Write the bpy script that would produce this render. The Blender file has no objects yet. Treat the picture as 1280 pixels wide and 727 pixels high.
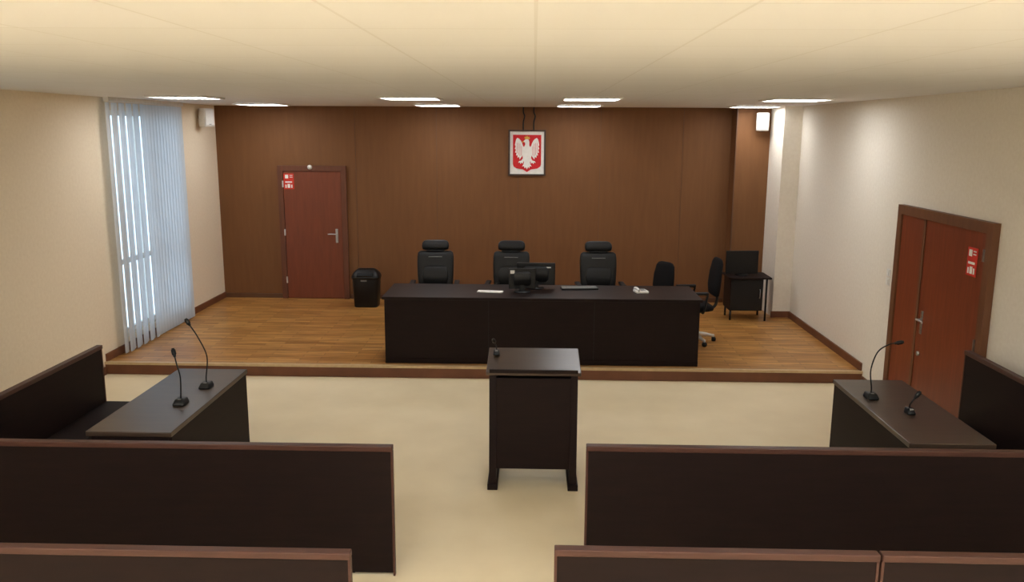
import bpy, bmesh, math, random
from mathutils import Vector, Matrix, Euler
random.seed(4)
S=bpy.context.scene
try:
    S.view_settings.view_transform='Standard'
except Exception: pass

# ---------------------------------------------------------------- materials
def lin(r,g,b):
    f=lambda c:((c/255)/12.92 if c/255<=.04045 else ((c/255+.055)/1.055)**2.4)
    return (f(r),f(g),f(b),1)
def base(name,rough=.5,spec=.5):
    m=bpy.data.materials.new(name); m.use_nodes=True
    n=m.node_tree.nodes; p=n['Principled BSDF']
    p.inputs['Roughness'].default_value=rough
    p.inputs['Specular IOR Level'].default_value=spec
    return m,n,m.node_tree.links,p
def noisy(name,c1,c2,scale=20,rough=.5,spec=.5,stretch=(1,1,1),bump=0,detail=4,metal=0):
    m,n,l,p=base(name,rough,spec)
    tc=n.new('ShaderNodeTexCoord'); mp=n.new('ShaderNodeMapping'); mp.inputs['Scale'].default_value=stretch
    nz=n.new('ShaderNodeTexNoise'); nz.inputs['Scale'].default_value=scale; nz.inputs['Detail'].default_value=detail
    cr=n.new('ShaderNodeValToRGB'); cr.color_ramp.elements[0].color=c1; cr.color_ramp.elements[1].color=c2
    cr.color_ramp.elements[0].position=.3; cr.color_ramp.elements[1].position=.7
    l.new(tc.outputs['Object'],mp.inputs[0]); l.new(mp.outputs[0],nz.inputs['Vector'])
    l.new(nz.outputs['Fac'],cr.inputs[0]); l.new(cr.outputs[0],p.inputs['Base Color'])
    p.inputs['Metallic'].default_value=metal
    if bump:
        b=n.new('ShaderNodeBump'); b.inputs['Strength'].default_value=bump; b.inputs['Distance'].default_value=.01
        l.new(nz.outputs['Fac'],b.inputs['Height']); l.new(b.outputs[0],p.inputs['Normal'])
    return m
M={}
M['wall']=noisy('wall_plaster',lin(230,221,206),lin(236,228,214),30,.95,.05)
M['wallL']=noisy('wall_plaster_warm',lin(233,216,190),lin(239,223,198),30,.95,.05)
M['brown']=noisy('wall_veneer_brown',lin(115,77,47),lin(122,83,51),3,.65,.22,(6,6,.6))
M['seam']=noisy('veneer_seam',lin(94,62,38),lin(100,66,40),10)
M['door']=noisy('mahogany_door',lin(112,56,33),lin(124,63,37),4,.45,.4,(8,8,.7))
M['doorframe']=noisy('door_frame_wood',lin(96,55,35),lin(107,61,39),4,.45,.4,(8,8,.7))
M['entry']=noisy('entrance_door_wood',lin(116,54,30),lin(132,63,36),4,.4,.45,(8,8,.7))
M['entryframe']=noisy('entrance_frame_wood',lin(104,66,42),lin(116,75,48),4,.45,.4,(8,8,.7))
M['dark']=noisy('wenge_laminate',lin(26,15,13),lin(32,19,16),3,.6,.16,(1,1,9))
M['darktop']=noisy('wenge_top',lin(62,48,38),lin(72,57,45),3,.32,.5,(1,9,9))
M['benchtop']=noisy('bench_top',lin(26,16,14),lin(33,21,17),3,.45,.3,(1,9,9))
M['trim']=noisy('brown_edge_trim',lin(70,43,34),lin(80,50,40),5,.45,.35,(1,9,9))
M['base']=noisy('skirting_wood',lin(104,64,42),lin(118,74,48),5,.5,.4)
M['leather']=noisy('black_leather',lin(11,11,12),lin(18,18,18),60,.48,.35,bump=.15)
M['plastic']=noisy('black_plastic',lin(13,13,14),lin(18,18,19),80,.45,.35)
M['fabric']=noisy('black_fabric',lin(16,15,16),lin(24,22,23),180,.9,.2,bump=.2)
M['steel']=noisy('brushed_steel',lin(165,165,165),lin(190,190,190),50,.3,.5,metal=1)
M['chrome']=noisy('light_metal',lin(205,200,195),lin(225,220,215),50,.3,.5,metal=.6)
M['white']=noisy('white_plastic',lin(225,222,215),lin(235,232,226),20,.5,.4)
M['paper']=noisy('white_paper',lin(232,228,220),lin(242,238,232),20,.8,.2)
M['red']=noisy('emblem_red',lin(196,32,38),lin(206,40,44),20,.6,.3)
M['signred']=noisy('sign_red',lin(200,50,36),lin(210,60,42),20,.6,.3)
M['frame']=noisy('dark_frame',lin(52,34,26),lin(64,42,32),12,.4,.5)
M['grey']=noisy('grey_plastic',lin(120,120,118),lin(135,135,132),20,.5,.4)
M['gold']=noisy('gold_print',lin(215,170,70),lin(225,182,80),20,.5,.4)
M['carpet']=noisy('cream_floor',lin(231,213,177),lin(239,222,187),2.2,.55,.3,bump=0)
def parquet():
    m,n,l,p=base('oak_parquet',.33,.5)
    tc=n.new('ShaderNodeTexCoord')
    br=n.new('ShaderNodeTexBrick'); br.inputs['Scale'].default_value=1
    br.inputs['Color1'].default_value=lin(204,152,86); br.inputs['Color2'].default_value=lin(166,114,56)
    br.inputs['Mortar'].default_value=lin(112,76,40); br.inputs['Mortar Size'].default_value=.003
    br.inputs['Brick Width'].default_value=.62; br.inputs['Row Height'].default_value=.085
    br.offset=.37
    mp=n.new('ShaderNodeMapping'); mp.inputs['Scale'].default_value=(2,22,1)
    nz=n.new('ShaderNodeTexNoise'); nz.inputs['Scale'].default_value=1.4; nz.inputs['Detail'].default_value=4
    mx=n.new('ShaderNodeMixRGB'); mx.blend_type='MULTIPLY'; mx.inputs[0].default_value=.7
    cr=n.new('ShaderNodeValToRGB'); cr.color_ramp.elements[0].color=(.5,.46,.42,1); cr.color_ramp.elements[1].color=(1.15,1.12,1.08,1)
    cr.color_ramp.elements[0].position=.36; cr.color_ramp.elements[1].position=.62
    l.new(tc.outputs['Object'],br.inputs['Vector']); l.new(tc.outputs['Object'],mp.inputs[0]); l.new(mp.outputs[0],nz.inputs['Vector'])
    l.new(nz.outputs['Fac'],cr.inputs[0]); l.new(br.outputs['Color'],mx.inputs[1]); l.new(cr.outputs[0],mx.inputs[2])
    l.new(mx.outputs[0],p.inputs['Base Color'])
    return m
M['parquet']=parquet()
def ceilmat():
    m,n,l,p=base('ceiling_tile',.9,.1)
    tc=n.new('ShaderNodeTexCoord')
    br=n.new('ShaderNodeTexBrick'); br.inputs['Scale'].default_value=1; br.offset=0
    br.inputs['Color1'].default_value=lin(240,238,236); br.inputs['Color2'].default_value=lin(238,236,233)
    br.inputs['Mortar'].default_value=lin(230,227,222); br.inputs['Mortar Size'].default_value=.006
    br.inputs['Brick Width'].default_value=.6; br.inputs['Row Height'].default_value=.6
    l.new(tc.outputs['Object'],br.inputs['Vector']); l.new(br.outputs['Color'],p.inputs['Base Color'])
    return m
M['ceil']=ceilmat()
def emis(name,c,s):
    m,n,l,p=base(name,.5)
    p.inputs['Base Color'].default_value=c
    p.inputs['Emission Color'].default_value=c; p.inputs['Emission Strength'].default_value=s
    return m
M['lamp']=emis('lamp_diffuser',(.94,.97,1,1),27)  # added fill glow, only for the unseen rows near the camera
M['lamp_rear']=emis('lamp_diffuser_rear',(.96,.98,1,1),15)
def blindmat(name,a,b):
    m=bpy.data.materials.new(name); m.use_nodes=True; n=m.node_tree.nodes; l=m.node_tree.links
    n.remove(n['Principled BSDF']); o=n['Material Output']
    d=n.new('ShaderNodeBsdfDiffuse'); t=n.new('ShaderNodeBsdfTranslucent'); mx=n.new('ShaderNodeMixShader'); mx.inputs[0].default_value=.5
    nz=n.new('ShaderNodeTexNoise'); nz.inputs['Scale'].default_value=60
    cr=n.new('ShaderNodeValToRGB'); cr.color_ramp.elements[0].color=a; cr.color_ramp.elements[1].color=b
    l.new(nz.outputs['Fac'],cr.inputs[0]); l.new(cr.outputs[0],d.inputs[0]); l.new(cr.outputs[0],t.inputs[0])
    l.new(d.outputs[0],mx.inputs[1]); l.new(t.outputs[0],mx.inputs[2]); l.new(mx.outputs[0],o.inputs[0])
    return m
M['blind']=blindmat('blind_fabric',lin(216,222,228),lin(226,231,236))
M['blindpale']=blindmat('blind_fabric_pale',lin(222,214,200),lin(230,222,208))
m,n,l,p=base('window_glass',.02); p.inputs['Transmission Weight'].default_value=1; p.inputs['Base Color'].default_value=(.9,.97,1,1); M['glass']=m

# ---------------------------------------------------------------- geometry helpers
def link(name,me,mat,parent=None,loc=(0,0,0),rot=(0,0,0),smooth=False):
    ob=bpy.data.objects.new(name,me); S.collection.objects.link(ob)
    if mat is not None and len(me.materials)==0: me.materials.append(M[mat])
    ob.location=loc; ob.rotation_euler=rot
    if parent: ob.parent=parent
    if smooth:
        for f in me.polygons: f.use_smooth=True
    return ob
def empty(name,loc=(0,0,0),rz=0,parent=None):
    e=bpy.data.objects.new(name,None); e.empty_display_size=.1; S.collection.objects.link(e)
    e.location=loc; e.rotation_euler=(0,0,rz)
    if parent: e.parent=parent
    return e
def box(name,lo,hi,mat,parent=None,bev=0,seg=2,rot=(0,0,0)):
    c=[(a+b)/2 for a,b in zip(lo,hi)]; s=[abs(b-a) for a,b in zip(lo,hi)]
    bm=bmesh.new(); bmesh.ops.create_cube(bm,size=1)
    for v in bm.verts: v.co=Vector((v.co.x*s[0],v.co.y*s[1],v.co.z*s[2]))
    if bev: bmesh.ops.bevel(bm,geom=bm.edges[:],offset=min(bev,min(s)*.45),segments=seg,affect='EDGES',profile=.5)
    me=bpy.data.meshes.new(name); bm.to_mesh(me); bm.free()
    return link(name,me,mat,parent,c,rot,smooth=False)
def roombox(name,lo,hi,mat):
    bm=bmesh.new(); bmesh.ops.create_cube(bm,size=1)
    c=[(a+b)/2 for a,b in zip(lo,hi)]; s=[abs(b-a) for a,b in zip(lo,hi)]
    for v in bm.verts: v.co=Vector((v.co.x*s[0]+c[0],v.co.y*s[1]+c[1],v.co.z*s[2]+c[2]))
    me=bpy.data.meshes.new(name); bm.to_mesh(me); bm.free(); return link(name,me,mat)
def boxes(name,lst,mat,parent=None):
    bm=bmesh.new()
    for lo,hi in lst:
        r=bmesh.ops.create_cube(bm,size=1)
        c=[(a+b)/2 for a,b in zip(lo,hi)]; s=[abs(b-a) for a,b in zip(lo,hi)]
        for v in r['verts']: v.co=Vector((v.co.x*s[0]+c[0],v.co.y*s[1]+c[1],v.co.z*s[2]+c[2]))
    me=bpy.data.meshes.new(name); bm.to_mesh(me); bm.free(); return link(name,me,mat,parent)
def cyl(name,r,h,mat,parent=None,loc=(0,0,0),rot=(0,0,0),r2=None,seg=28,bev=0):
    bm=bmesh.new(); bmesh.ops.create_cone(bm,cap_ends=True,segments=seg,radius1=r,radius2=r if r2 is None else r2,depth=h)
    if bev:
        es=[e for e in bm.edges if abs(e.verts[0].co.z-e.verts[1].co.z)<1e-6]
        bmesh.ops.bevel(bm,geom=es,offset=bev,segments=2,affect='EDGES')
    me=bpy.data.meshes.new(name); bm.to_mesh(me); bm.free(); return link(name,me,mat,parent,loc,rot,True)
def tube(name,pts,r,mat,parent=None,seg=10,sub=6):
    P=[Vector(p) for p in pts]; Q=[]
    if len(P)>2:
        for i in range(len(P)-1):
            p0=P[max(i-1,0)];p1=P[i];p2=P[i+1];p3=P[min(i+2,len(P)-1)]
            for k in range(sub):
                t=k/sub
                Q.append(.5*((2*p1)+(p2-p0)*t+(2*p0-5*p1+4*p2-p3)*t*t+(3*p1-p0-3*p2+p3)*t**3))
        Q.append(P[-1])
    else: Q=P
    bm=bmesh.new(); rings=[]
    for i,q in enumerate(Q):
        d=(Q[min(i+1,len(Q)-1)]-Q[max(i-1,0)]).normalized()
        u=d.cross(Vector((0,1,0.01)) if abs(d.y)<.9 else Vector((1,0,0))).normalized(); w=d.cross(u)
        rr=r[min(i*len(r)//len(Q),len(r)-1)] if isinstance(r,(list,tuple)) else r
        rings.append([bm.verts.new(q+u*math.cos(a)*rr+w*math.sin(a)*rr) for a in [2*math.pi*k/seg for k in range(seg)]])
    for a,b in zip(rings,rings[1:]):
        for k in range(seg): bm.faces.new((a[k],a[(k+1)%seg],b[(k+1)%seg],b[k]))
    bm.faces.new(rings[0][::-1]); bm.faces.new(rings[-1])
    bmesh.ops.recalc_face_normals(bm,faces=bm.faces)
    me=bpy.data.meshes.new(name); bm.to_mesh(me); bm.free(); return link(name,me,mat,parent,smooth=True)
def loft(name,secs,mat,parent=None,seg=28,ex=.35):
    bm=bmesh.new(); rings=[]
    for (z,cx,cy,hx,hy) in secs:
        ring=[]
        for k in range(seg):
            a=2*math.pi*k/seg; c=math.cos(a); s=math.sin(a)
            x=math.copysign(abs(c)**ex,c)*hx+cx; y=math.copysign(abs(s)**ex,s)*hy+cy
            ring.append(bm.verts.new((x,y,z)))
        rings.append(ring)
    for a,b in zip(rings,rings[1:]):
        for k in range(seg): bm.faces.new((a[k],a[(k+1)%seg],b[(k+1)%seg],b[k]))
    bm.faces.new(rings[0][::-1]); bm.faces.new(rings[-1])
    me=bpy.data.meshes.new(name); bm.to_mesh(me); bm.free(); return link(name,me,mat,parent,smooth=True)
def prism(name,poly,th,mat,parent=None,plane='xz',loc=(0,0,0)):
    bm=bmesh.new()
    def co(a,b,t): return (a,t,b) if plane=='xz' else (t,a,b)
    A=[bm.verts.new(co(a,b,-th/2)) for a,b in poly]; B=[bm.verts.new(co(a,b,th/2)) for a,b in poly]
    bm.faces.new(A); bm.faces.new(B[::-1]); n=len(poly)
    for i in range(n): bm.faces.new((A[i],B[i],B[(i+1)%n],A[(i+1)%n]))
    bmesh.ops.recalc_face_normals(bm,faces=bm.faces)
    bmesh.ops.triangulate(bm,faces=[f for f in bm.faces if len(f.verts)>4])
    me=bpy.data.meshes.new(name); bm.to_mesh(me); bm.free(); return link(name,me,mat,parent,loc)

# ---------------------------------------------------------------- room
XL,XR,YB,YF,H,PZ,PY=-4.9,3.7,-1.6,13.0,3.12,.14,9.2
roombox('floor',(XL-.2,YB-.2,-.2),(XR+.2,YF+.2,0),'carpet')
boxes('platform_floor',[((XL,PY,0),(XR,YF,PZ))],'parquet')
boxes('trim_1',[((XL,PY-.02,0.001),(XR,PY-.001,PZ-.025))],'base')
M['nosing']=noisy('step_nosing',lin(190,162,122),lin(204,176,136),20,.4,.5)
boxes('trim_2',[((XL,PY-.032,PZ-.024),(XR,PY+.02,PZ+.004))],'nosing')
roombox('ceiling',(XL-.2,YB-.2,H),(XR+.2,YF+.2,H+.2),'ceil')
roombox('wall_front',(XL-.2,YF,0),(XR+.2,YF+.2,H),'brown')
roombox('wall_back',(XL-.2,YB-.2,0),(XR+.2,YB,H),'wall')
W=[(4.7,7.05),(9.68,11.50)]; z0,z1=.3,2.98
pieces=[]; ys=YB
for a,b in W:
    pieces.append(((XL-.2,ys,0),(XL,a,H))); pieces.append(((XL-.2,a,0),(XL,b,z0))); pieces.append(((XL-.2,a,z1),(XL,b,H))); ys=b
pieces.append(((XL-.2,ys,0),(XL,YF,H)))
boxes('wall_left',pieces,'wallL')
boxes('wall_right',[((XR,YB,0),(XR+.2,YF,H))],'wall')
boxes('wall_right_pilaster',[((3.45,11.95,PZ),(XR,YF,H))],'wall')
boxes('wall_front_column',[((2.97,12.62,PZ),(3.45,YF,H))],'brown')
boxes('trim_3',[((2.955,12.61,PZ),(2.972,12.64,H))],'seam')
boxes('trim_4',[((x-.003,YF-.004,PZ),(x+.003,YF,H)) for x in (-2.75,-1.5,-.25,1.0,2.25)],'seam')
boxes('baseboard_left',[((XL,PY,PZ),(XL+.02,YF,PZ+.09)),((XL,YB,0),(XL+.02,PY-.04,.09))],'base')
boxes('baseboard_right',[((XR-.02,PY,PZ),(XR,11.93,PZ+.09)),((3.43,11.93,PZ),(XR,11.95,PZ+.09)),((XR-.02,8.52,0),(XR,PY-.04,.09)),((XR-.02,YB,0),(XR,6.7,.09))],'base')
boxes('baseboard_front',[((XL+.02,YF-.018,PZ),(-3.98,YF,PZ+.07)),((-2.88,YF-.018,PZ),(2.96,YF,PZ+.07))],'seam')
for i,(a,b) in enumerate(W):
    w=empty('window_%d'%(i+1),(XL-.1,(a+b)/2,z0)); h=(b-a)/2; hh=z1-z0
    boxes('frame',[((-.03,-h,0),(.03,-h+.06,hh)),((-.03,h-.06,0),(.03,h,hh)),((-.03,-h,0),(.03,h,.06)),((-.03,-h,hh-.06),(.03,h,hh)),((-.03,-.04,0),(.03,.04,hh)),((-.03,-h,.85),(.03,h,.91))],'white',w)
    boxes('glass',[((-.006,-h+.05,.05),(.006,h-.05,hh-.05))],'glass',w)
    bl=empty('vertical_blinds',(XL+.09,(a+b)/2,PZ if i else 0)); top=H-(PZ if i else 0)
    boxes('headrail',[((-.03,-h-.16,top-.05),(.03,h+.06,top))],'white',bl)
    bm=bmesh.new(); n=int((2*h+.24)/.088)
    for k in range(n):
        y=-h-.14+k*.088; ang=math.radians(70 if i==0 else (94 if k<10 else 76)); dx=math.cos(ang)*.058; dy=math.sin(ang)*.058
        cols=[]; off=.022*(k%2) if (k<10 and i) else 0
        for t in (-1,-.5,0,.5,1):
            bul=.010*(1-t*t)
            cols.append((bm.verts.new((dx*t+bul+off,y+dy*t,.02)),bm.verts.new((dx*t+bul+off,y+dy*t,top-.06))))
        for c1,c2 in zip(cols,cols[1:]): bm.faces.new((c1[0],c2[0],c2[1],c1[1]))
    me=bpy.data.meshes.new('slats'); bm.to_mesh(me); bm.free(); link('slats',me,'blind' if i else 'blindpale',bl)
for y in (-.9,.5,1.9,9.4,12.05):  # rows near the camera are added, unseen, to light the near room; rear rows real
    for x in (-3.85,-1.36,.61,2.82 if y==9.4 else (3.05 if y>9 else 2.7)):
        L=empty('ceiling_lamp',(x,y,H))
        boxes('diffuser',[((-.29,-.29,-.012),(.29,.29,-.004))],'lamp' if y<9 else 'lamp_rear',L)
        boxes('housing',[((-.32,-.32,-.018),(-.29,.32,-.001)),((.29,-.32,-.018),(.32,.32,-.001)),((-.29,-.32,-.018),(.29,-.29,-.001)),((-.29,.29,-.018),(.29,.32,-.001))],'white',L)

# ---------------------------------------------------------------- doors
def lever(parent,loc,face,mirror=1,mat='steel'):
    x,y,z=loc
    if face=='y':
        box('handle_plate',(x-.02,y-.008,z-.11),(x+.02,y,z+.11),mat,parent,.004)
        tube('lever',[(x,y-.005,z+.03),(x,y-.05,z+.03),(x-.03*mirror,y-.055,z+.03),(x-.13*mirror,y-.055,z+.03)],.009,mat,parent)
    else:
        box('handle_plate',(x-.008,y-.02,z-.11),(x,y+.02,z+.11),mat,parent,.004)
        tube('lever',[(x-.005,y,z+.03),(x-.05,y,z+.03),(x-.055,y+.03*mirror,z+.03),(x-.055,y+.13*mirror,z+.03)],.009,mat,parent)
def safety_sign(loc,rz,parent):
    s=empty('fire_safety_sign',loc,rz,parent)
    box('plate',(-.08,-.004,-.12),(.08,0,.12),'signred',s,.002)
    boxes('pictograms',[((-.055,-.006,.045),(-.005,-.0042,.1)),((.015,-.006,.06),(.06,-.0042,.07)),((.015,-.006,.085),(.06,-.0042,.095)),((-.055,-.006,-.02),(.05,-.0042,0)),((-.02,-.006,-.1),(.02,-.0042,-.04)),((-.055,-.006,-.1),(-.035,-.0042,-.05)),((.035,-.006,-.1),(.055,-.0042,-.05))],'paper',s)
d=empty('door_1',(-3.43,YF,PZ))
boxes('frame',[((-.53,-.05,0),(-.45,0,2.08)),((.45,-.05,0),(.53,0,2.08)),((-.45,-.05,2.0),(.45,0,2.08))],'doorframe',d)
box('leaf',(-.447,-.035,.006),(.447,-.002,1.997),'door',d,.003)
lever(d,(.36,-.035,1.0),'y')
boxes('hinges',[((-.46,-.058,z),(-.44,-.035,z+.1)) for z in (.25,1.0,1.75)],'chrome',d)
cyl('alarm_sensor',.035,.02,'white',d,(-.02,-.06,2.06),(math.pi/2,0,0))
safety_sign((-.36,-.036,1.84),0,d)
d=empty('door_2',(XR,7.615,0))
hw=.885
boxes('frame',[((-.06,-hw,0),(0,-hw+.09,2.07)),((-.06,hw-.09,0),(0,hw,2.07)),((-.06,-hw+.09,1.98),(0,hw-.09,2.07))],'entryframe',d)
box('leaf_narrow',(-.045,.30,.006),(-.002,hw-.092,1.978),'entry',d,.004)
box('leaf_wide',(-.045,-hw+.092,.006),(-.002,.296,1.978),'entry',d,.004)
box('meeting_stile',(-.056,.275,.006),(-.046,.318,1.978),'entryframe',d,.003)
lever(d,(-.045,.19,1.02),'x',-1)
cyl('lock_cylinder',.022,.02,'steel',d,(-.052,.19,.72),(0,math.pi/2,0))
boxes('hinges',[((-.07,-hw+.08,z),(-.045,-hw+.1,z+.1)) for z in (.25,1.0,1.75)],'steel',d)
safety_sign((-.047,-.60,1.72),-math.pi/2,d)
def switch(loc,rz):
    s=empty('light_switch',loc,rz); box('plate',(-.04,-.01,-.04),(.04,0,.04),'white',s,.004); box('rocker',(-.022,-.016,-.026),(.022,-.009,.026),'white',s,.003)
switch((XR,8.72,1.25),-math.pi/2); switch((XR,8.72,1.34),-math.pi/2)

# ---------------------------------------------------------------- loudspeakers
def speaker(x,y,z,rz,wx):
    s=empty('wall_loudspeaker',(x,y,z),rz)
    loft('cabinet',[(-.13,0,0,.075,.06),(-.12,0,0,.09,.075),(.12,0,0,.09,.075),(.13,0,0,.075,.06)],'white',s)
    box('grille',(-.075,-.082,-.11),(.075,-.07,.11),'white',s,.006)
    box('badge',(-.02,-.084,-.1),(.02,-.082,-.09),'grey',s)
    box('bracket',(-.02,.06,-.02),(.02,wx,.02),'grey',s)
speaker(-4.76,12.3,2.93,math.radians(60),.15)
speaker(3.30,12.5,2.91,math.radians(-15),.12)

# ---------------------------------------------------------------- national emblem
e=empty('national_emblem_picture',(-.115,YF,2.435))
w,h=.285,.345
boxes('frame',[((-w,-.03,-h),(-w+.025,-.001,h)),((w-.025,-.03,-h),(w,-.001,h)),((-w+.025,-.03,-h),(w-.025,-.001,-h+.025)),((-w+.025,-.03,h-.025),(w-.025,-.001,h))],'frame',e)
box('white_mount',(-w+.02,-.012,-h+.02),(w-.02,-.002,h-.02),'paper',e)
sh=[(-.215,.27),(.215,.27),(.215,-.17),(.205,-.205),(.16,-.235),(.06,-.25),(0,-.29),(-.06,-.25),(-.16,-.235),(-.205,-.205),(-.215,-.17)]
prism('shield',sh,.006,'red',e,loc=(0,-.017,0))
half=[(0,.115),(.03,.12),(.045,.09),(.06,.10),(.075,.145),(.095,.185),(.125,.215),(.15,.225),(.168,.20),(.178,.16),(.185,.115),
 (.172,.10),(.188,.06),(.17,.05),(.183,.005),(.16,0),(.168,-.04),(.145,-.035),(.145,-.075),(.12,-.06),(.112,-.1),(.09,-.07),(.07,-.04),(.062,-.08),
 (.085,-.115),(.12,-.125),(.135,-.15),(.105,-.145),(.1,-.17),(.08,-.145),(.06,-.165),(.058,-.13),(.045,-.13),(.05,-.17),(.075,-.205),(.045,-.2),(.035,-.235),(.018,-.21),(0,-.25)]
prism('eagle_body',half+[(-x,z) for x,z in half[::-1][1:-1]],.005,'paper',e,loc=(0,-.0225,0))
head=[(-.028,.10),(-.03,.15),(-.045,.165),(-.072,.155),(-.062,.172),(-.045,.185),(-.03,.2),(.0,.207),(.025,.195),(.034,.16),(.032,.10)]
prism('eagle_head',head,.005,'paper',e,loc=(0,-.0232,0))
prism('crown',[(-.034,.207),(-.045,.245),(-.025,.23),(-.02,.258),(-.003,.235),(.004,.262),(.014,.235),(.032,.25),(.03,.228),(.048,.232),(.034,.203)],.005,'gold',e,loc=(0,-.0232,0))
prism('beak',[(-.05,.183),(-.075,.165),(-.078,.15),(-.05,.162)],.006,'gold',e,loc=(0,-.0234,0))
boxes('wing_feather_lines',[((sx*x-.0025,-.0262,za),(sx*x+.0025,-.0252,zb)) for sx in (-1,1) for x,za,zb in ((.085,-.04,.10),(.108,-.05,.14),(.13,-.03,.15),(.152,.0,.15))],'red',e)
for i,x in enumerate((-.06,.1)):
    tube('hanging_wire_%d'%i,[(x,-.01,h),(x,-.012,h+.12),(x+.02,-.02,h+.2),(x,-.015,h+.26),(x,-.012,H-2.435-.002)],.01,'plastic',e)

# ---------------------------------------------------------------- office chairs
def base5(c,z=0,r=.29,metal=False):
    for i in range(5):
        a=2*math.pi*i/5+.3
        p=(math.cos(a)*r,math.sin(a)*r)
        tube('base_arm_%d'%i,[(0,0,z+.115),(p[0]*.5,p[1]*.5,z+.1),(p[0],p[1],z+.075)],[.028,.026,.02],'chrome' if metal else 'plastic',c)
        cyl('castor_%d'%i,.03,.045,'plastic',c,(p[0],p[1],z+.0301),(math.pi/2,0,a+math.pi/2),bev=.006)
        cyl('castor_stem_%d'%i,.01,.04,'steel',c,(p[0],p[1],z+.06))
    cyl('hub',.045,.07,'plastic',c,(0,0,z+.115)); cyl('gas_lift',.026,.28,'steel',c,(0,0,z+.27))
    box('mechanism',(-.1,-.12,z+.39),(.1,.12,z+.43),'plastic',c,.01)
def exec_chair(x,y,rz):
    c=empty('executive_office_chair',(x,y,PZ),rz)
    base5(c)
    loft('seat',[(.425,0,0,.21,.2),(.435,0,0,.245,.24),(.47,0,0,.26,.255),(.505,0,0,.255,.25),(.525,0,.0,.22,.21),(.53,0,0,.15,.14)],'leather',c,36)
    loft('backrest',[(.50,0,.22,.17,.03),(.53,0,.23,.205,.05),(.62,0,.245,.225,.06),(.75,0,.255,.235,.058),(.90,0,.27,.24,.052),(1.0,0,.285,.238,.048),(1.055,0,.29,.228,.035),(1.075,0,.295,.2,.02)],'leather',c,36)
    loft('headrest',[(1.085,0,.29,.14,.025),(1.10,0,.29,.17,.045),(1.14,0,.295,.178,.052),(1.18,0,.305,.172,.048),(1.205,0,.31,.15,.035),(1.215,0,.315,.11,.018)],'leather',c,36)
    box('headrest_mount',(-.12,.25,1.07),(.12,.32,1.09),'plastic',c,.008)
    loft('lumbar_cushion',[(.63,0,.19,.1,.012),(.65,0,.185,.15,.02),(.76,0,.195,.17,.02),(.87,0,.215,.15,.02),(.89,0,.225,.1,.012)],'leather',c)
    box('back_label',(-.09,.22,1.0),(.09,.243,1.007),'grey',c,.003)
    for s in (-1,1):
        tube('arm_bracket_%d'%s,[(s*.2,.05,.43),(s*.285,.05,.45),(s*.29,.04,.58),(s*.285,.0,.68)],.016,'plastic',c)
        box('armrest_%d'%s,(s*.285-.035,-.16,.68),(s*.285+.035,.15,.715),'leather',c,.015,3)
    box('back_bar',(-.04,.05,.41),(.04,.3,.44),'plastic',c,.008)
    return c
exec_chair(-1.27,10.62,0.06); exec_chair(-.30,10.62,-.04); exec_chair(.86,10.62,.05)
def task_chair(x,y,rz,sc=1):
    c=empty('task_office_chair',(x,y,PZ),rz); c.scale=(sc,sc,sc)
    base5(c,metal=True)
    loft('seat',[(.425,0,0,.19,.18),(.44,0,0,.225,.22),(.475,0,0,.235,.23),(.495,0,0,.215,.21),(.503,0,0,.15,.14)],'fabric',c,32)
    loft('backrest',[(.60,0,.26,.14,.012),(.62,0,.262,.18,.028),(.72,0,.262,.205,.036),(.88,0,.275,.2,.034),(1.02,0,.295,.175,.028),(1.06,0,.3,.14,.018),(1.075,0,.303,.09,.008)],'fabric',c,32,.6)
    tube('back_stem',[(0,.08,.42),(0,.26,.44),(0,.31,.55),(0,.305,.75)],.018,'plastic',c)
    for s in (-1,1):
        tube('arm_loop_%d'%s,[(s*.18,.06,.42),(s*.27,.06,.44),(s*.275,.09,.6),(s*.27,.08,.66),(s*.27,-.12,.665),(s*.27,-.16,.6),(s*.26,-.05,.46)],.014,'plastic',c)
        box('armrest_%d'%s,(s*.27-.028,-.15,.655),(s*.27+.028,.11,.69),'plastic',c,.012,3)
    return c
task_chair(1.50,10.68,-.95,.9); task_chair(2.02,10.46,math.radians(-84))

# ---------------------------------------------------------------- judges' bench
b=empty('judges_bench',(0.095,9.30,PZ))
w=1.785; D=.80; T=.775
box('front_panel',(-w,0,0),(w,.03,T-.03),'dark',b,.003)
boxes('front_seams',[((x-.003,-.002,.06),(x+.003,.001,T-.04)) for x in (-.6,.6)],'plastic',b)
box('plinth',(-w,-.006,0),(w,-.0005,.06),'dark',b,.002)
box('end_panel_1',(-w,.031,0),(-w+.03,D,T-.03),'dark',b,.003); box('end_panel_2',(w-.03,.031,0),(w,D,T-.03),'dark',b,.003)
box('divider_1',(-.62,.031,0),(-.59,D-.1,T-.03),'dark',b); box('divider_2',(.59,.031,0),(.62,D-.1,T-.03),'dark',b)
box('top',(-w-.02,-.03,T-.029),(w+.02,D+.02,T+.005),'benchtop',b,.005)
box('top_edge_trim',(-w-.02,-.034,T-.026),(w+.02,-.0305,T+.002),'dark',b)
TZ=PZ+T+.0055
def monitor(x,y,rz,z=TZ,wd=.25,ht=.3,name='computer_monitor',lift=.08):
    m=empty(name,(x,y,z),rz)
    box('screen_housing',(-wd,-.015,lift),(wd,.02,lift+ht),'plastic',m,.008)
    loft('rear_bulge',[(lift+ht*.15,0,-.02,wd*.5,.005),(lift+ht*.25,0,-.025,wd*.65,.02),(lift+ht*.75,0,-.025,wd*.65,.02),(lift+ht*.85,0,-.02,wd*.5,.005)],'plastic',m)
    box('display',(-wd+.02,.0205,lift+.02),(wd-.02,.022,lift+ht-.02),'leather',m)
    box('neck',(-.03,-.035,.01),(.03,-.012,lift+ht*.5),'plastic',m,.005)
    cyl('foot',.1,.014,'plastic',m,(0,-.01,.0072),bev=.004)
    return m
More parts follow.
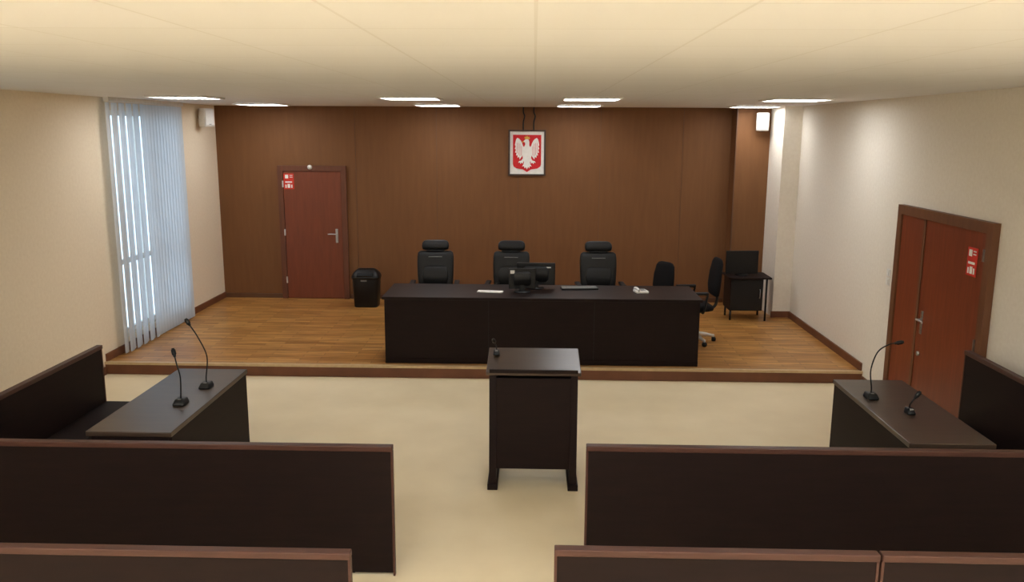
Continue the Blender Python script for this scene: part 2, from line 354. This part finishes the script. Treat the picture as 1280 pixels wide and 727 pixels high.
m=monitor(-.13,9.66,0.08,wd=.155,ht=.24,lift=.035)
box('rating_label',(-.14,-.0165,.215),(-.09,-.0155,.255),'paper',m)
m=monitor(.03,9.9,-.05,wd=.23,ht=.265,lift=.04)
box('maker_label',(.12,-.0165,.245),(.18,-.0155,.26),'paper',m)
def papers(x,y,rz,n=5,name='paper_stack',z=TZ,hx=.105,hy=.148):
    p=empty(name,(x,y,z),rz)
    for i in range(n):
        box('sheet_%d'%i,(-hx+random.uniform(-.01,.01),-hy,i*.0035),(hx+random.uniform(-.01,.01),hy,i*.0035+.003),'paper',p)
papers(-.50,9.62,1.45,3,hx=.05)
def keyboard(x,y,rz):
    k=empty('computer_keyboard',(x,y,TZ),rz)
    box('case',(-.22,-.07,0),(.22,.07,.018),'plastic',k,.005)
    boxes('keys',[((-.21+i*.028,-.062+j*.025,.0185),(-.186+i*.028,-.041+j*.025,.024)) for i in range(15) for j in range(5)],'grey',k)
keyboard(.55,9.86,.1)
ph=empty('desk_telephone',(1.26,9.68,TZ),.2); ph.scale=(.8,.8,.8)
box('body',(-.09,-.1,0),(.09,.1,.035),'white',ph,.01); boxes('keys',[((-.01+i*.025,-.06+j*.03,.0355),(.008+i*.025,-.04+j*.03,.04)) for i in range(3) for j in range(4)],'grey',ph)
tube('handset',[(-.065,-.1,.045),(-.065,-.05,.06),(-.065,.05,.06),(-.065,.1,.045)],.018,'white',ph)
def mic(x,y,z,pts,name='gooseneck_microphone',boxy=.045,parent=None):
    m=empty(name,(x,y,z),0,parent)
    loft('base',[(0,0,0,boxy,boxy*1.3),(.012,0,0,boxy,boxy*1.3),(.035,0,.01,boxy*.8,boxy),(.04,0,.01,boxy*.7,boxy*.9)],'plastic',m)
    box('talk_button',(-.012,-.03,.03),(.012,-.012,.042),'grey',m,.003)
    tube('gooseneck',[(0,.01,.038)]+pts,.005,'plastic',m,sub=10)
    a=Vector(pts[-2]);c=Vector(pts[-1]); d=(c-a).normalized()
    tube('capsule',[c-d*.01,c+d*.015,c+d*.04,c+d*.055],[.01,.016,.016,.011],'plastic',m,sub=5)
    return m

# ---------------------------------------------------------------- bin, side cabinet, tv
c=empty('black_waste_bin',(-2.52,12.45,PZ))
loft('body',[(0,0,0,.17,.13),(.01,0,0,.18,.14),(.42,0,0,.2,.155),(.43,0,0,.2,.155)],'plastic',c,32)
loft('swing_lid',[(.431,0,0,.21,.165),(.46,0,0,.213,.168),(.50,0,.0,.2,.14),(.55,0,0,.16,.09),(.575,0,0,.12,.05),(.58,0,0,.1,.02)],'plastic',c,32,.45)
box('lid_flap',(-.12,-.168,.47),(.12,-.13,.53),'leather',c,.01,rot=(-.5,0,0))
box('label',(-.06,-.1585,.40),(.03,-.15,.425),'grey',c)
t=empty('side_cabinet',(3.04,11.9,PZ))
box('top',(-.3,-.24,.6),(.3,.24,.625),'dark',t,.004)
box('carcass',(-.26,-.18,.14),(.2,.22,.5995),'dark',t,.004)
box('door_leaf',(-.25,-.196,.15),(.19,-.1805,.585),'plastic',t,.003)
tube('door_pull',[(.15,-.196,.33),(.15,-.22,.34),(.15,-.22,.44),(.15,-.196,.45)],.006,'steel',t)
for sx in (-1,1):
    for sy in (-1,1): cyl('leg_%d_%d'%(sx,sy),.014,.6 if sx>0 else .139,'plastic',t,(sx*.24,sy*.2-(0 if sx>0 else sy*.04),.3001 if sx>0 else .0696))
mm=monitor(2.96,11.88,math.pi+.1,PZ+.6255,.235,.33,'television_monitor',.02)

# ---------------------------------------------------------------- lectern
L=empty('witness_lectern',(0.01,6.44,0))
a0,a1=-.24,.24
for nm,x in (('side_panel_1',-.315),('side_panel_2',.315)):
    prism(nm,[(a0,0),(a1,0),(a1,.985),(a0+.05,.925)],.055,'dark',L,plane='yz',loc=(x,0,0))
    box(nm+'_foot',(x-.04,a0-.02,0),(x+.04,a1+.02,.05),'dark',L,.004)
box('front_panel',(-.287,a0+.36,.14),(.287,a0+.39,.96),'dark',L,.002)
box('inner_panel',(-.287,a0+.03,.16),(.287,a0+.055,.90),'dark',L,.002)
box('shelf',(-.287,a0+.056,.16),(.287,a0+.359,.185),'dark',L)
o=box('reading_top',(-.365,a0,.985),(.365,a1+.03,1.015),'darktop',L,.005,rot=(math.radians(7),0,0)); o.location.z=.973
box('book_ledge',(-.34,a0,.947),(.34,a0+.02,.975),'dark',L,.003)
mic(-.30,.10,1.004,[(0,.0,.06),(-.01,0,.09),(-.015,-.03,.11)],boxy=.026,parent=L)

# ---------------------------------------------------------------- party tables
def table(x0,x1,ya,yb,side):
    t=empty('party_table',((x0+x1)/2,(ya+yb)/2,0)); hx=(x1-x0)/2; hy=(yb-ya)/2; Z=.79
    box('top',(-hx,-hy,Z-.035),(hx,hy,Z),'darktop',t,.005)
    px=side*(hx-.03); lo,hi=(-hx+.03,hx-.031) if side>0 else (-hx+.031,hx-.03)
    box('modesty_panel',(min(px,px+side*.025),-hy+.02,.0),(max(px,px+side*.025),hy-.02,Z-.036),'dark',t,.002)
    box('end_panel_1',(lo,-hy+.02,0),(hi,-hy+.05,Z-.036),'dark',t,.002)
    box('end_panel_2',(lo,hy-.05,0),(hi,hy-.02,Z-.036),'dark',t,.002)
    box('edge_trim',(-hx,hy+.0003,Z-.033),(hx,hy+.003,Z-.002),'trim',t)
table(-2.98,-2.40,5.25,6.76,1); table(2.46,3.02,5.25,6.68,-1)
def pew(name,cx,cy,width,rz,hgt=.9,inset=.28,dep=.34):
    """sitter faces +y locally, back panel at y=0, seat cantilevered on inset trestles"""
    p=empty(name,(cx,cy,0),rz); hw=width/2
    box('back_panel',(-hw+.012,0,.02),(hw-.012,.028,hgt-.03),'dark',p,.002)
    box('cap_rail',(-hw,-.012,hgt-.0295),(hw,.04,hgt+.005),'trim',p,.005)
    for s in (-1,1):
        x=s*(hw-.006)
        box('edge_strip_%d'%s,(x-.006,-.003,0),(x+.006,.032,hgt-.03),'trim',p)
        x=s*(hw-inset)
        prism('bracket_%d'%s,[(.029,0),(dep-.04,0),(dep-.04,.03),(.12,.08),(.12,.34),(dep-.02,.40),(dep-.02,.419),(.029,.419)],.03,'dark',p,plane='yz',loc=(x,0,0))
    box('seat',(-hw+inset-.06,.029,.42),(hw-inset+.06,dep,.455),'dark',p,.008)
    n=max(2,int(width/1.3))
    for i in range(1,n): prism('bracket_mid_%d'%i,[(.029,0),(dep-.04,0),(dep-.04,.03),(.12,.08),(.12,.34),(dep-.02,.40),(dep-.02,.419),(.029,.419)],.03,'dark',p,plane='yz',loc=(-hw+width*i/n,0,0))
    return p
def pewx(x0,x1,y,h=.9): return pew('courtroom_pew',(x0+x1)/2,y,x1-x0,0,h)
pewx(-4.6,-.855,4.87,.862); pewx(.335,3.6,4.87,.885)
pewx(-4.6,-.835,3.57,.85); pewx(.11,1.59,3.57,.888); pewx(1.6,3.6,3.57,.888)
pew('party_bench',-3.72,6.07,1.62,-math.pi/2,.95,.06)
pew('party_bench',3.50,5.94,1.36,math.pi/2,1.06,.06)
mic(-2.55,6.25,.7905,[(0,.01,.08),(.02,0,.25),(-.04,0,.40),(-.10,0,.50)])
mic(-2.58,5.84,.7905,[(0,.01,.06),(.01,0,.2),(-.01,0,.30),(-.03,.02,.36)])
mic(2.58,6.2,.7905,[(0,.01,.08),(-.02,0,.22),(.02,0,.36),(.1,0,.42),(.15,0,.43)])
mic(2.72,5.85,.7905,[(0,.01,.06),(.01,0,.09),(.03,0,.12)],boxy=.03)

# ---------------------------------------------------------------- world, camera
w=bpy.data.worlds.new('sky'); S.world=w; w.use_nodes=True
bg=w.node_tree.nodes['Background']; bg.inputs[0].default_value=(.70,.85,1,1); bg.inputs[1].default_value=2.3
cam=bpy.data.cameras.new('camera'); co=bpy.data.objects.new('camera',cam); S.collection.objects.link(co)
cam.sensor_width=36; cam.lens=29.53; cam.clip_start=.05
R=Euler((math.radians(90-10.86),0,math.radians(1.47))).to_matrix()@Matrix.Rotation(math.radians(.3),3,'Z')
co.location=(0,0,2.78); co.rotation_euler=R.to_euler(); S.camera=co
